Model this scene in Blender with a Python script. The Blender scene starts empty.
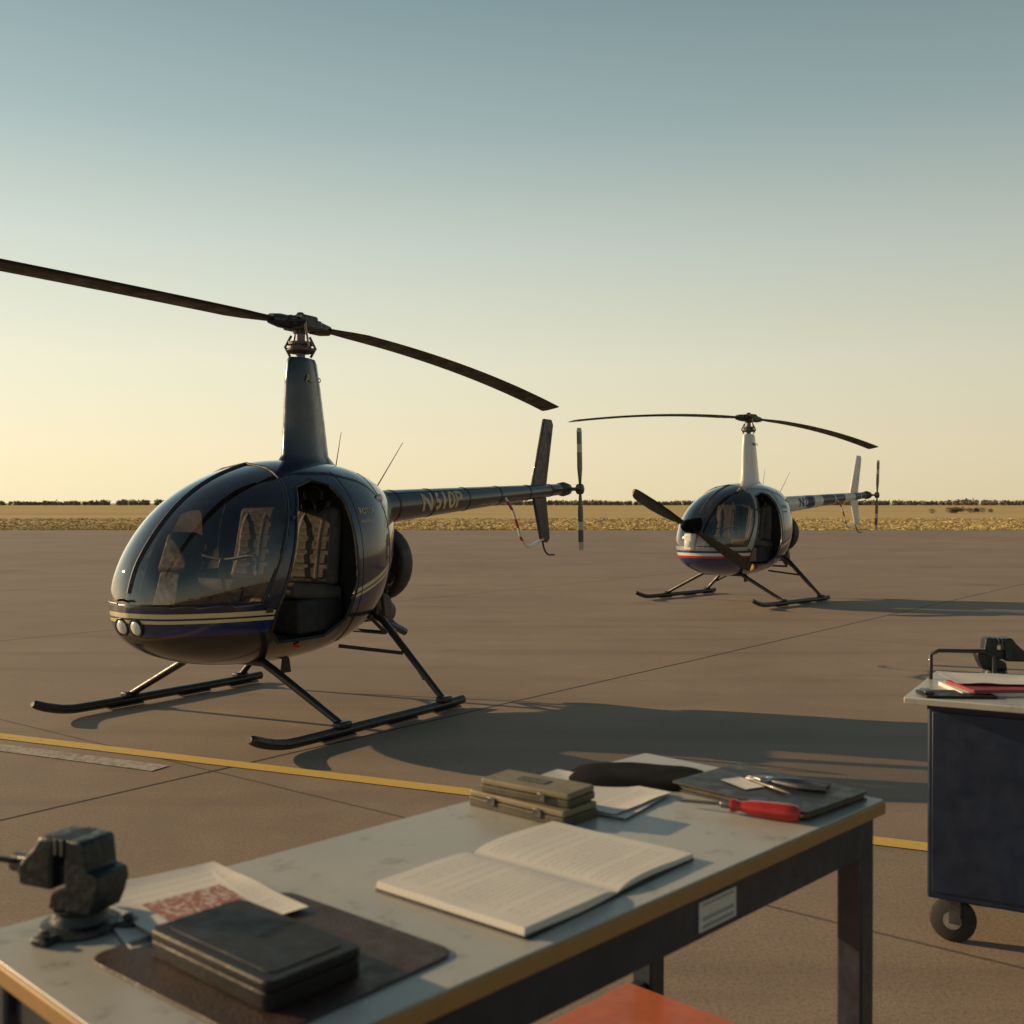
import bpy, bmesh, math, random
import numpy as np
from mathutils import Vector, Matrix, noise
random.seed(7); rng=np.random.default_rng(7)
scene=bpy.context.scene
COL=scene.collection
R=math.radians

# ------------------------------------------------------------------ materials
def newmat(name):
    m=bpy.data.materials.new(name); m.use_nodes=True
    nt=m.node_tree; return m,nt,nt.nodes['Principled BSDF']
def setp(b,**k):
    for n,v in k.items():
        n=n.replace('_',' ')
        if n in b.inputs: b.inputs[n].default_value=v
def c4(c): return (c[0],c[1],c[2],1)
class NT:
    def __init__(s,nt): s.nt=nt
    def n(s,t,**k):
        nd=s.nt.nodes.new(t)
        for a,v in k.items(): setattr(nd,a,v)
        return nd
    def l(s,a,b): s.nt.links.new(a,b)
    def math(s,op,a,b=None,c=None):
        nd=s.n('ShaderNodeMath',operation=op)
        for i,v in enumerate((a,b,c)):
            if v is None: continue
            if isinstance(v,(int,float)): nd.inputs[i].default_value=v
            else: s.l(v,nd.inputs[i])
        return nd.outputs[0]
    def mix(s,f,a,b,bt='MIX'):
        nd=s.n('ShaderNodeMix',data_type='RGBA',blend_type=bt)
        for i,v in ((0,f),(6,a),(7,b)):
            if isinstance(v,(int,float)): nd.inputs[i].default_value=v
            elif isinstance(v,tuple): nd.inputs[i].default_value=c4(v)
            else: s.l(v,nd.inputs[i])
        return nd.outputs[2]
    def obj(s):
        tc=s.n('ShaderNodeTexCoord'); return tc.outputs['Object']
    def sep(s,v):
        x=s.n('ShaderNodeSeparateXYZ'); s.l(v,x.inputs[0]); return x.outputs
    def noise(s,v,scale,detail=4,rough=.55,dist=0):
        nd=s.n('ShaderNodeTexNoise'); nd.inputs['Scale'].default_value=scale
        nd.inputs['Detail'].default_value=detail; nd.inputs['Roughness'].default_value=rough
        nd.inputs['Distortion'].default_value=dist
        s.l(v,nd.inputs['Vector']); return nd.outputs['Fac']
    def ramp(s,f,stops,interp='LINEAR'):
        nd=s.n('ShaderNodeValToRGB'); cr=nd.color_ramp; cr.interpolation=interp
        while len(cr.elements)<len(stops): cr.elements.new(.5)
        for e,(p,c) in zip(cr.elements,stops):
            e.position=p; e.color=c4(c) if isinstance(c,tuple) else (c,c,c,1)
        s.l(f,nd.inputs[0]); return nd.outputs[0]
    def bump(s,h,strength,dist,b):
        nd=s.n('ShaderNodeBump'); nd.inputs['Strength'].default_value=strength
        nd.inputs['Distance'].default_value=dist
        s.l(h,nd.inputs['Height']); s.l(nd.outputs[0],b.inputs['Normal'])
def basic(name,col,rough=.5,metal=0,var=.25,scale=8,bump=0,bscale=60,coat=0,rvar=.15,spec=.5):
    m,nt,b=newmat(name); N=NT(nt); o=N.obj()
    f=N.noise(o,scale,5)
    lo=tuple(max(0,c*(1-var)) for c in col); hi=tuple(c*(1+var) for c in col)
    N.l(N.ramp(f,[(.3,lo),(.7,hi)]),b.inputs['Base Color'])
    f2=N.noise(o,scale*3.3,4)
    N.l(N.ramp(f2,[(.3,max(.02,rough-rvar)),(.7,min(1,rough+rvar))]),b.inputs['Roughness'])
    setp(b,Metallic=metal,Coat_Weight=coat,Coat_Roughness=.06,Specular_IOR_Level=spec)
    if bump: N.bump(N.noise(o,bscale,4),bump,.01,b)
    return m

M={}
M['black']=basic('black_metal',(.010,.010,.010),.42,.0,coat=.2)
M['propblack']=basic('propeller_black',(.005,.005,.005),.75,0,spec=.08)
M['yellow']=basic('tip_yellow',(.40,.27,.05),.6)
M['rubber']=basic('rubber',(.02,.02,.02),.75)
M['darkint']=basic('interior_dark',(.016,.016,.018),.7)
M['seat']=basic('seat_fabric',(.065,.062,.057),.8,bump=.3,bscale=200)
M['strap']=basic('strap',(.10,.09,.08),.7)
M['alu']=basic('aluminium',(.45,.44,.42),.38,.9)
M['steel']=basic('steel_dark',(.12,.12,.125),.4,.8)
M['engine']=basic('engine_metal',(.10,.095,.09),.55,.6,bump=.3)
M['bladem']=basic('blade_paint',(.020,.014,.011),.5,0,scale=3,spec=.3)
M['gold']=basic('gold_paint',(.55,.45,.24),.45)
M['white']=basic('white_paint',(.72,.70,.66),.35,coat=.4,var=.06)
M['orange']=basic('orange_shelf',(.50,.12,.035),.5,var=.15,coat=.2)
M['tabsteel']=basic('table_steel',(.022,.030,.045),.45,.2,var=.25,scale=14,coat=.1)
M['navycart']=basic('cart_navy',(.007,.016,.042),.45,0,var=.25,scale=5,coat=.05)
M['red']=basic('red_plastic',(.38,.018,.011),.28,coat=.3,var=.1)
M['folderred']=basic('red_folder',(.28,.04,.04),.6)
M['viseg']=basic('vise_enamel',(.018,.024,.026),.40,.35,var=.4,scale=25,bump=.25,bscale=90)
M['leather']=basic('leather',(.036,.017,.010),.5,var=.35,scale=12,bump=.35,bscale=220)
M['bookblk']=basic('black_cover',(.008,.008,.008),.5,bump=.2,bscale=250,spec=.35)
M['cloth']=basic('black_cloth',(.006,.006,.006),.95,bump=.4,bscale=300,spec=.15)
M['olive']=basic('olive_case',(.078,.068,.043),.55,var=.2,scale=20)
M['tan']=basic('tan_case',(.20,.165,.10),.6,var=.15,scale=20)
M['binder']=basic('binder_grey',(.022,.024,.025),.48,var=.2,bump=.1,bscale=150)
M['paper']=basic('plain_paper',(.66,.64,.58),.8,var=.04)
M['lens']=basic('lamp_lens',(.75,.74,.70),.15,.0,var=.05,coat=1)

def glassmat(name,tint,refl=1.0):
    m=bpy.data.materials.new(name); m.use_nodes=True; nt=m.node_tree
    nt.nodes.clear(); N=NT(nt)
    out=N.n('ShaderNodeOutputMaterial'); mx=N.n('ShaderNodeMixShader')
    tr=N.n('ShaderNodeBsdfTransparent'); tr.inputs[0].default_value=c4(tint)
    gl=N.n('ShaderNodeBsdfGlossy'); gl.inputs['Roughness'].default_value=.02
    gl.inputs[0].default_value=(.97,.97,.97,1)
    fr=N.n('ShaderNodeFresnel'); fr.inputs[0].default_value=1.5
    o=N.obj()
    dust=N.noise(o,4,5)
    f=N.math('ADD',N.math('MULTIPLY',fr.outputs[0],2.0*refl),N.math('MULTIPLY',dust,.03))
    N.l(N.math('MINIMUM',f,1.0),mx.inputs[0])
    df=N.n('ShaderNodeBsdfDiffuse'); df.inputs[0].default_value=(.5,.48,.42,1)
    mx2=N.n('ShaderNodeMixShader')
    N.l(N.math('MULTIPLY',dust,.03),mx2.inputs[0])
    N.l(tr.outputs[0],mx.inputs[1]); N.l(gl.outputs[0],mx.inputs[2])
    N.l(mx.outputs[0],mx2.inputs[1]); N.l(df.outputs[0],mx2.inputs[2])
    N.l(mx2.outputs[0],out.inputs[0]); return m
M['glass']=glassmat('canopy_glass',(.66,.62,.55))

def shellpaint(name,upper,stripes,lower):
    m,nt,b=newmat(name); N=NT(nt); o=N.obj(); s=N.sep(o)
    dx=N.math('MAXIMUM',N.math('SUBTRACT',.8,s[0]),0)
    zz=N.math('SUBTRACT',s[2],N.math('MULTIPLY',N.math('MULTIPLY',dx,dx),.20))
    last=stripes[-1][0]
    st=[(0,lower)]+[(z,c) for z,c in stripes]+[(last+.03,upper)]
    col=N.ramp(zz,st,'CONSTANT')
    n1=N.noise(o,7,6,.65)
    col=N.mix(N.math('MULTIPLY',N.ramp(n1,[(.45,0.),(.75,1.)]),.05),col,(.16,.14,.11))
    N.l(col,b.inputs['Base Color'])
    N.l(N.ramp(n1,[(.3,.16),(.7,.30)]),b.inputs['Roughness'])
    setp(b,Coat_Weight=.9,Coat_Roughness=.04)
    return m
def bandpaint(name,axis,bands,rough=.35,coat=.4):
    m,nt,b=newmat(name); N=NT(nt); o=N.obj(); s=N.sep(o)
    f=N.math('DIVIDE',N.math('ADD',s[axis],5.0),10.0)
    col=N.ramp(f,[(float((p+5)/10),c) for p,c in bands],'CONSTANT')
    n1=N.noise(o,9,5)
    col=N.mix(N.math('MULTIPLY',n1,.08),col,(.12,.10,.08))
    N.l(col,b.inputs['Base Color']); N.l(N.ramp(n1,[(.3,rough-.1),(.7,rough+.1)]),b.inputs['Roughness'])
    setp(b,Coat_Weight=coat,Coat_Roughness=.1); return m
NAVY=(.008,.013,.038); NAVY2=(.008,.024,.11); BLK=(.006,.007,.010); GOLD=(.66,.55,.33)
WHT=(.66,.64,.60); RED=(.40,.03,.025)

# ------------------------------------------------------------------ geometry helpers
def link(o,parent=None):
    COL.objects.link(o)
    if parent is not None: o.parent=parent
    return o
def empty(name,loc=(0,0,0),rz=0):
    e=bpy.data.objects.new(name,None); e.location=loc; e.rotation_euler=(0,0,rz); e.empty_display_size=.2
    COL.objects.link(e); return e
def mesh(name,verts,faces,mat,parent=None,smooth=True,loc=None,rot=None,bevel=0,seg=2):
    me=bpy.data.meshes.new(name); me.from_pydata([tuple(v) for v in verts],[],faces)
    bm=bmesh.new(); bm.from_mesh(me); bmesh.ops.recalc_face_normals(bm,faces=bm.faces)
    bm.to_mesh(me); bm.free()
    me.materials.append(mat)
    if smooth:
        for p in me.polygons: p.use_smooth=True
        try: me.set_sharp_from_angle(angle=R(40))
        except Exception: pass
    o=bpy.data.objects.new(name,me)
    if loc: o.location=loc
    if rot: o.rotation_euler=rot
    if bevel:
        bv=o.modifiers.new('b','BEVEL'); bv.width=bevel; bv.segments=seg; bv.limit_method='ANGLE'; bv.angle_limit=R(35)
    return link(o,parent)
def box(name,size,loc,mat,parent=None,rot=None,bevel=.004,seg=2,taper=None):
    x,y,z=[s/2 for s in size]; t=taper or (1,1)
    v=[(-x,-y,-z),(x,-y,-z),(x,y,-z),(-x,y,-z),(-x*t[0],-y*t[1],z),(x*t[0],-y*t[1],z),(x*t[0],y*t[1],z),(-x*t[0],y*t[1],z)]
    f=[(0,3,2,1),(4,5,6,7),(0,1,5,4),(1,2,6,5),(2,3,7,6),(3,0,4,7)]
    return mesh(name,v,f,mat,parent,True,loc,rot,bevel,seg)
def smoothpts(P,k=6):
    P=[Vector(p) for p in P]
    if len(P)<3: return P
    out=[]
    for i in range(len(P)-1):
        p0=P[max(i-1,0)];p1=P[i];p2=P[i+1];p3=P[min(i+2,len(P)-1)]
        for j in range(k):
            t=j/k
            out.append(.5*((2*p1)+(-p0+p2)*t+(2*p0-5*p1+4*p2-p3)*t*t+(-p0+3*p1-3*p2+p3)*t**3))
    out.append(P[-1]); return out
def sweep(P,rad,nseg=10,closed=False,flat=1.0):
    P=[Vector(p) for p in P]; n=len(P); V=[];F=[]
    rad=list(rad) if isinstance(rad,(list,tuple)) else [rad]*n
    if len(rad)!=n: rad=list(np.interp(np.linspace(0,1,n),np.linspace(0,1,len(rad)),rad))
    rad=[float(r) for r in rad]
    prev=None
    for i,p in enumerate(P):
        if closed: d=(P[(i+1)%n]-P[i-1])
        else: d=(P[min(i+1,n-1)]-P[max(i-1,0)])
        d.normalize()
        if prev is None:
            up=Vector((0,0,1)) if abs(d.z)<.9 else Vector((1,0,0))
            a=d.cross(up).normalized()
        else: a=(prev-d*prev.dot(d)).normalized()
        prev=a; b=d.cross(a)
        for j in range(nseg):
            t=2*math.pi*j/nseg
            V.append(p+(a*math.cos(t)+b*(math.sin(t)*flat))*rad[i])
    m=n if closed else n-1
    for i in range(m):
        for j in range(nseg):
            a0=i*nseg+j;a1=i*nseg+(j+1)%nseg;b0=((i+1)%n)*nseg+j;b1=((i+1)%n)*nseg+(j+1)%nseg
            F.append((a0,a1,b1,b0))
    if not closed:
        F.append(tuple(range(nseg))[::-1]); F.append(tuple(range((n-1)*nseg,n*nseg)))
    return V,F
def merge(parts):
    V=[];F=[]
    for v,f in parts:
        o=len(V); V+=list(v); F+=[tuple(i+o for i in q) for q in f]
    return V,F
def tube(name,P,rad,mat,parent=None,sm=False,nseg=10,closed=False,flat=1.0):
    if sm: P=smoothpts(P)
    V,F=sweep(P,rad,nseg,closed,flat); return mesh(name,V,F,mat,parent)
def lathe_vf(prof,n=32,axis='Z',loc=(0,0,0)):
    V=[];F=[]
    for r,h in prof:
        for j in range(n):
            t=2*math.pi*j/n; c,s=r*math.cos(t),r*math.sin(t)
            p={'Z':(c,s,h),'X':(h,c,s),'Y':(c,h,s)}[axis]
            V.append(Vector(p)+Vector(loc))
    for i in range(len(prof)-1):
        for j in range(n):
            F.append((i*n+j,i*n+(j+1)%n,(i+1)*n+(j+1)%n,(i+1)*n+j))
    F.append(tuple(range(n))); F.append(tuple(range((len(prof)-1)*n,len(prof)*n)))
    return V,F
def lathe(name,prof,mat,parent=None,n=32,axis='Z',loc=(0,0,0),rot=None,off=(0,0,0)):
    V,F=lathe_vf(prof,n,axis,off); return mesh(name,V,F,mat,parent,True,loc,rot)
def rrect(name,sx,sy,h,r,mat,parent=None,loc=(0,0,0),rz=0,bevel=.001):
    pts=[]
    for cx,cy,a0 in ((1,1,0),(-1,1,90),(-1,-1,180),(1,-1,270)):
        for k in range(7):
            a=R(a0+k*15); pts.append((cx*(sx/2-r)+r*math.cos(a),cy*(sy/2-r)+r*math.sin(a)))
    n=len(pts); V=[(x,y,0) for x,y in pts]+[(x,y,h) for x,y in pts]
    F=[tuple(range(n))[::-1],tuple(range(n,2*n))]+[(i,(i+1)%n,n+(i+1)%n,n+i) for i in range(n)]
    return mesh(name,V,F,mat,parent,True,loc,(0,0,rz),bevel)

# ------------------------------------------------------------------ fuselage definition
ST=[ # x, zb, zc, zt, w
(1.435,.72,.75,.785,.015),(1.41,.63,.76,.90,.15),(1.35,.55,.78,1.05,.275),(1.20,.465,.81,1.25,.41),
(1.00,.405,.85,1.43,.52),(.75,.37,.89,1.565,.60),(.45,.355,.93,1.655,.645),(.15,.37,.97,1.685,.65),
(-.10,.42,1.0,1.675,.62),(-.30,.52,1.05,1.65,.545),(-.50,.72,1.13,1.60,.42),(-.68,.95,1.23,1.53,.27),(-.82,1.15,1.32,1.48,.15)]
fine=[]
for i in range(len(ST)-1):
    p=[np.array(ST[max(0,min(len(ST)-1,i+j))]) for j in (-1,0,1,2)]
    for j in range(8):
        t=j/8
        fine.append(.5*((2*p[1])+(-p[0]+p[2])*t+(2*p[0]-5*p[1]+4*p[2]-p[3])*t*t+(-p[0]+3*p[1]-3*p[2]+p[3])*t**3))
fine.append(np.array(ST[-1])); fine=np.array(fine)
NE=2.25
def sec(x):
    xs=fine[::-1,0]; return [float(np.interp(x,xs,fine[::-1,k])) for k in (1,2,3,4)]
def surfy(x,z,off=0.0):
    zb,zc,zt,w=sec(x); q=(z-zc)/(zt-zc) if z>zc else (zc-z)/(zc-zb)
    q=min(max(q,0),1); return w*(1-q**NE)**(1/NE)+off
DOOR=[(.50,1.49),(.34,1.54),(.22,1.51),(.165,1.40),(.145,.90),(.19,.64),(.33,.54),(.70,.535),(.80,.61),(.80,.73),(.72,.98),(.60,1.32)]
WA=Vector((.90,.80)); WB=Vector((.50,1.66))
def indoor(x,z):
    n=len(DOOR); s=None
    for i in range(n):
        a=DOOR[i];b=DOOR[(i+1)%n]
        cr=(b[0]-a[0])*(z-a[1])-(b[1]-a[1])*(x-a[0])
        if s is None: s=cr>0
        elif (cr>0)!=s: return False
    return True
def wside(x,z):
    d=WB-WA; return -(d.x*(z-WA.y)-d.y*(x-WA.x))

def build_fuselage(parent,paint,pillar):
    bm=bmesh.new(); nth=96; rows=[]
    for x,zb,zc,zt,w in fine:
        row=[]
        for j in range(nth):
            t=2*math.pi*j/nth; c,s=math.cos(t),math.sin(t)
            y=w*math.copysign(abs(c)**(2/NE),c); hz=(zt-zc) if s>0 else (zc-zb)
            row.append(bm.verts.new((x,y,zc+hz*math.copysign(abs(s)**(2/NE),s))))
        rows.append(row)
    for i in range(len(rows)-1):
        for j in range(nth):
            bm.faces.new((rows[i][j],rows[i][(j+1)%nth],rows[i+1][(j+1)%nth],rows[i+1][j]))
    bm.faces.new(rows[0]); bm.faces.new(rows[-1])
    bmesh.ops.recalc_face_normals(bm,faces=bm.faces)
    def cut(co,no,sel):
        g=[f for f in bm.faces if sel(f.calc_center_median())]
        es=set(e for f in g for e in f.edges); vs=set(v for f in g for v in f.verts)
        bmesh.ops.bisect_plane(bm,geom=list(g)+list(es)+list(vs),plane_co=co,plane_no=no,dist=1e-5)
    cut((0,0,.80),(0,0,1),lambda c:True)
    d=WB-WA; nx=Vector((d.y,0,-d.x)).normalized()
    cut((WA.x,0,WA.y),nx,lambda c:c.z>.75)
    for yy in (-.016,.016): cut((0,yy,0),(0,1,0),lambda c:abs(c.y)<.15 and c.z>.7 and c.x>.4)
    n=len(DOOR)
    for i in range(n):
        a=DOOR[i];b=DOOR[(i+1)%n]
        cut((a[0],0,a[1]),(b[1]-a[1],0,-(b[0]-a[0])),lambda c:abs(c.y)>.2 and .05<c.x<.95)
    cut((0,0,.93),(0,0,1),lambda c:c.y<-.2 and .05<c.x<.95)
    glass=[];dele=[]
    for f in bm.faces:
        c=f.calc_center_median()
        if c.z>.80 and wside(c.x,c.z)>0 and abs(c.y)>.016: glass.append(f)
        elif indoor(c.x,c.z) and c.y>.1: dele.append(f)
        elif indoor(c.x,c.z) and c.y<-.1 and c.z>.93: glass.append(f)
    gs=set(glass); ds=set(dele)
    gv=[];gf=[];pv=[];pf=[]
    def emit(fs,V,F):
        idx={}
        for f in fs:
            q=[]
            for v in f.verts:
                if v not in idx: idx[v]=len(V); V.append(v.co.copy())
                q.append(idx[v])
            F.append(tuple(q))
    emit(glass,gv,gf); emit([f for f in bm.faces if f not in gs and f not in ds],pv,pf)
    bm.free()
    g=mesh('canopy_glass',gv,gf,M['glass'],parent)
    s=mesh('fuselage_shell',pv,pf,paint,parent)
    bm=bmesh.new(); bm.from_mesh(s.data)
    f=min(bm.faces,key=lambda f:f.calc_center_median().z)
    if f.normal.z>0: bmesh.ops.reverse_faces(bm,faces=bm.faces)
    bm.to_mesh(s.data); bm.free()
    so=s.modifiers.new('s','SOLIDIFY'); so.thickness=.018; so.offset=-1
    for sgn,nm in ((1,'door_frame'),(-1,'closed_door_frame')):
        P=[]
        for i in range(n):
            a=DOOR[i];b=DOOR[(i+1)%n]
            for k in range(5):
                t=k/5; x=a[0]+(b[0]-a[0])*t; z=a[1]+(b[1]-a[1])*t
                P.append((x,sgn*surfy(x,z,.000),z))
        tube(nm,P,.011 if sgn>0 else .005,pillar,parent,closed=True,nseg=8)
    parts=[]
    for sgn in (1,-1):
        P=[]
        for k in range(26):
            t=k/25*.985; x=WA.x+(WB.x-WA.x)*t; z=WA.y+(WB.y-WA.y)*t
            P.append((x,sgn*surfy(x,z,.001),z))
        P.append((P[-1][0]-.01,0,sec(P[-1][0])[2]-.0))
        parts.append(sweep(P,.012,8))
        P=[]
        for x in np.concatenate([np.linspace(.90,1.3,18),np.linspace(1.31,1.42,14)]):
            P.append((x,sgn*surfy(x,.80,.001),.80))
        parts.append(sweep(P,.006,8))
    P=[]
    for x in np.concatenate([np.linspace(.50,1.2,20),np.linspace(1.22,1.42,16)]):
        P.append((x,0,sec(x)[2]+.001))
    parts.append(sweep(P,.014,8))
    V,F=merge(parts); mesh('canopy_frame',V,F,pillar,parent)

def build_interior(H):
    zb,zc,zt,w=sec(.06); pts=[]
    for j in range(48):
        t=2*math.pi*j/48; c,s=math.cos(t),math.sin(t); hz=(zt-zc) if s>0 else (zc-zb)
        pts.append((.94*w*math.copysign(abs(c)**(2/NE),c),zc+.94*hz*math.copysign(abs(s)**(2/NE),s)))
    V=[(.06,y,z) for y,z in pts]+[(.03,y,z) for y,z in pts]; n=48
    mesh('bulkhead',V,[tuple(range(n)),tuple(range(n,2*n))[::-1]]+[(i,(i+1)%n,n+(i+1)%n,n+i) for i in range(n)],M['darkint'],H)
    box('cabin_floor',(.92,.74,.03),(.49,0,.535),M['darkint'],H)
    for sy in (.27,-.27):
        box('seat_base',(.42,.44,.22),(.32,sy,.67),M['darkint'],H,bevel=.02)
        box('seat_cushion',(.46,.43,.10),(.33,sy,.82),M['seat'],H,rot=(0,R(-6),0),bevel=.04,seg=5)
        box('seat_back',(.10,.42,.52),(.135,sy,1.11),M['seat'],H,rot=(0,R(-9),0),bevel=.045,seg=5,taper=(1,.85))
        for q in range(5):
            box('seat_rib_%d'%q,(.03,.30,.075),(.175+.016*(2-q),sy,.93+.09*q),M['seat'],H,rot=(0,R(-9),0),bevel=.014,seg=4)
        for k in (-.1,.1):
            tube('harness_%d'%int(k*10+2),[(.10,sy+k*.8,1.40),(.185,sy+k,1.25),(.225,sy+k,1.05),(.27,sy+k*1.2,.90)],.016,M['strap'],H,sm=True,flat=.15)
    V=[(1.22,-.13,.55),(1.22,.13,.55),(.92,.10,.55),(.92,-.10,.55),(1.12,-.10,.98),(1.12,.10,.98),(.98,.10,.94),(.98,-.10,.94)]
    mesh('console',V,[(0,1,2,3),(4,7,6,5),(0,4,5,1),(1,5,6,2),(2,6,7,3),(3,7,4,0)],M['darkint'],H,bevel=.02)
    box('instrument_panel',(.12,.30,.27),(1.03,0,1.08),M['darkint'],H,rot=(0,R(-14),0),bevel=.04,seg=4,taper=(.8,.85))
    parts=[]
    for iy in (-.09,0,.09):
        for iz in (-.07,.03):
            parts.append(lathe_vf([(.034,0),(.036,.004),(.036,.010),(.030,.011)],20,'X',(0,iy,iz)))
    V,F=merge(parts); mesh('gauges',V,F,M['alu'],H,True,(.955,0,1.085),(0,R(-14),0))
    tube('cyclic_stick',[(.62,0,.6),(.68,0,.8),(.72,0,1.0),(.70,0,1.03)],.014,M['black'],H,sm=True)
    tube('cyclic_bar',[(.70,-.3,1.0),(.70,-.28,1.06),(.70,0,1.03),(.70,.28,1.06),(.70,.3,.97)],.012,M['black'],H,sm=True)
    for sy in (.12,-.38,.38,-.12):
        box('pedal_%d'%int((sy+1)*100),(.02,.07,.12),(1.08,sy*.8,.66),M['steel'],H,rot=(0,R(-20),0))
    tube('headset',[(.12,.30,1.36),(.14,.33,1.47),(.14,.25,1.51),(.14,.17,1.47),(.12,.20,1.36)],.012,M['black'],H,sm=True)
    for sy in (.31,.19): lathe('ear_cup_%d'%int(sy*100),[(.01,-.02),(.04,-.015),(.045,.0),(.04,.015),(.01,.02)],M['black'],H,20,'Y',(.14,sy,1.37))
    lathe('compass',[(.005,-.03),(.03,-.025),(.036,0),(.03,.025),(.005,.03)],M['black'],H,20,'X',(.86,0,1.40))

def airfoil(chord,th,n=9):
    up=[];lo=[]
    for k in range(n+1):
        t=(1-math.cos(math.pi*k/n))/2
        y=th/.2*(.2969*math.sqrt(t)-.126*t-.3516*t*t+.2843*t**3-.1015*t**4)
        up.append((chord*(.3-t),y)); lo.append((chord*(.3-t),-y*.7))
    return up+lo[1:-1][::-1]
def build_blade(name,parent,ang,hubz,Rr,droop,mat,pit=12):
    V=[];F=[];secs=[]
    rs=[.28,.34,.45]+[float(q) for q in np.linspace(.6,Rr-.02,26)]+[Rr]
    for r in rs:
        ch=.10+.10*min(1,max(0,(r-.28)/.25)); th=.038 if r<.4 else .030
        if r==Rr: ch*=.85; th*=.4
        pitch=R(pit*(1-.3*r/Rr)) if pit>0 else R(pit*(.2+.8*r/Rr)); z=hubz-droop*(r/Rr)**2
        row=[]
        for c,h in airfoil(ch,th):
            cy=c*math.cos(pitch)-h*math.sin(pitch); cz=c*math.sin(pitch)+h*math.cos(pitch)
            row.append(Vector((r,cy,z+cz)))
        secs.append(row)
    n=len(secs[0])
    for s in secs: V+=s
    for i in range(len(secs)-1):
        for j in range(n): F.append((i*n+j,i*n+(j+1)%n,(i+1)*n+(j+1)%n,(i+1)*n+j))
    F.append(tuple(range(n))); F.append(tuple(range((len(secs)-1)*n,len(secs)*n)))
    return mesh(name,V,F,mat,parent,True,None,(0,0,ang))
def text_mesh(name,body,size,mat,parent,fn,bold=.012,slices=8):
    cu=bpy.data.curves.new(name,'FONT'); cu.body=body; cu.size=size; cu.offset=bold*size; cu.resolution_u=4
    to=bpy.data.objects.new(name+'_t',cu); COL.objects.link(to)
    bpy.context.view_layer.update()
    dg=bpy.context.evaluated_depsgraph_get(); me=bpy.data.meshes.new_from_object(to.evaluated_get(dg))
    bpy.data.objects.remove(to)
    bm=bmesh.new(); bm.from_mesh(me)
    zs=[v.co.y for v in bm.verts]; lo,hi=min(zs),max(zs)
    for k in range(1,slices):
        y=lo+(hi-lo)*k/slices
        bmesh.ops.bisect_plane(bm,geom=bm.verts[:]+bm.edges[:]+bm.faces[:],plane_co=(0,y,0),plane_no=(0,1,0))
    mid=(lo+hi)/2
    for v in bm.verts: v.co=Vector(fn(v.co.x,v.co.y-mid))
    bm.to_mesh(me); bm.free(); me.materials.clear(); me.materials.append(mat)
    o=bpy.data.objects.new(name,me); return link(o,parent)

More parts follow.
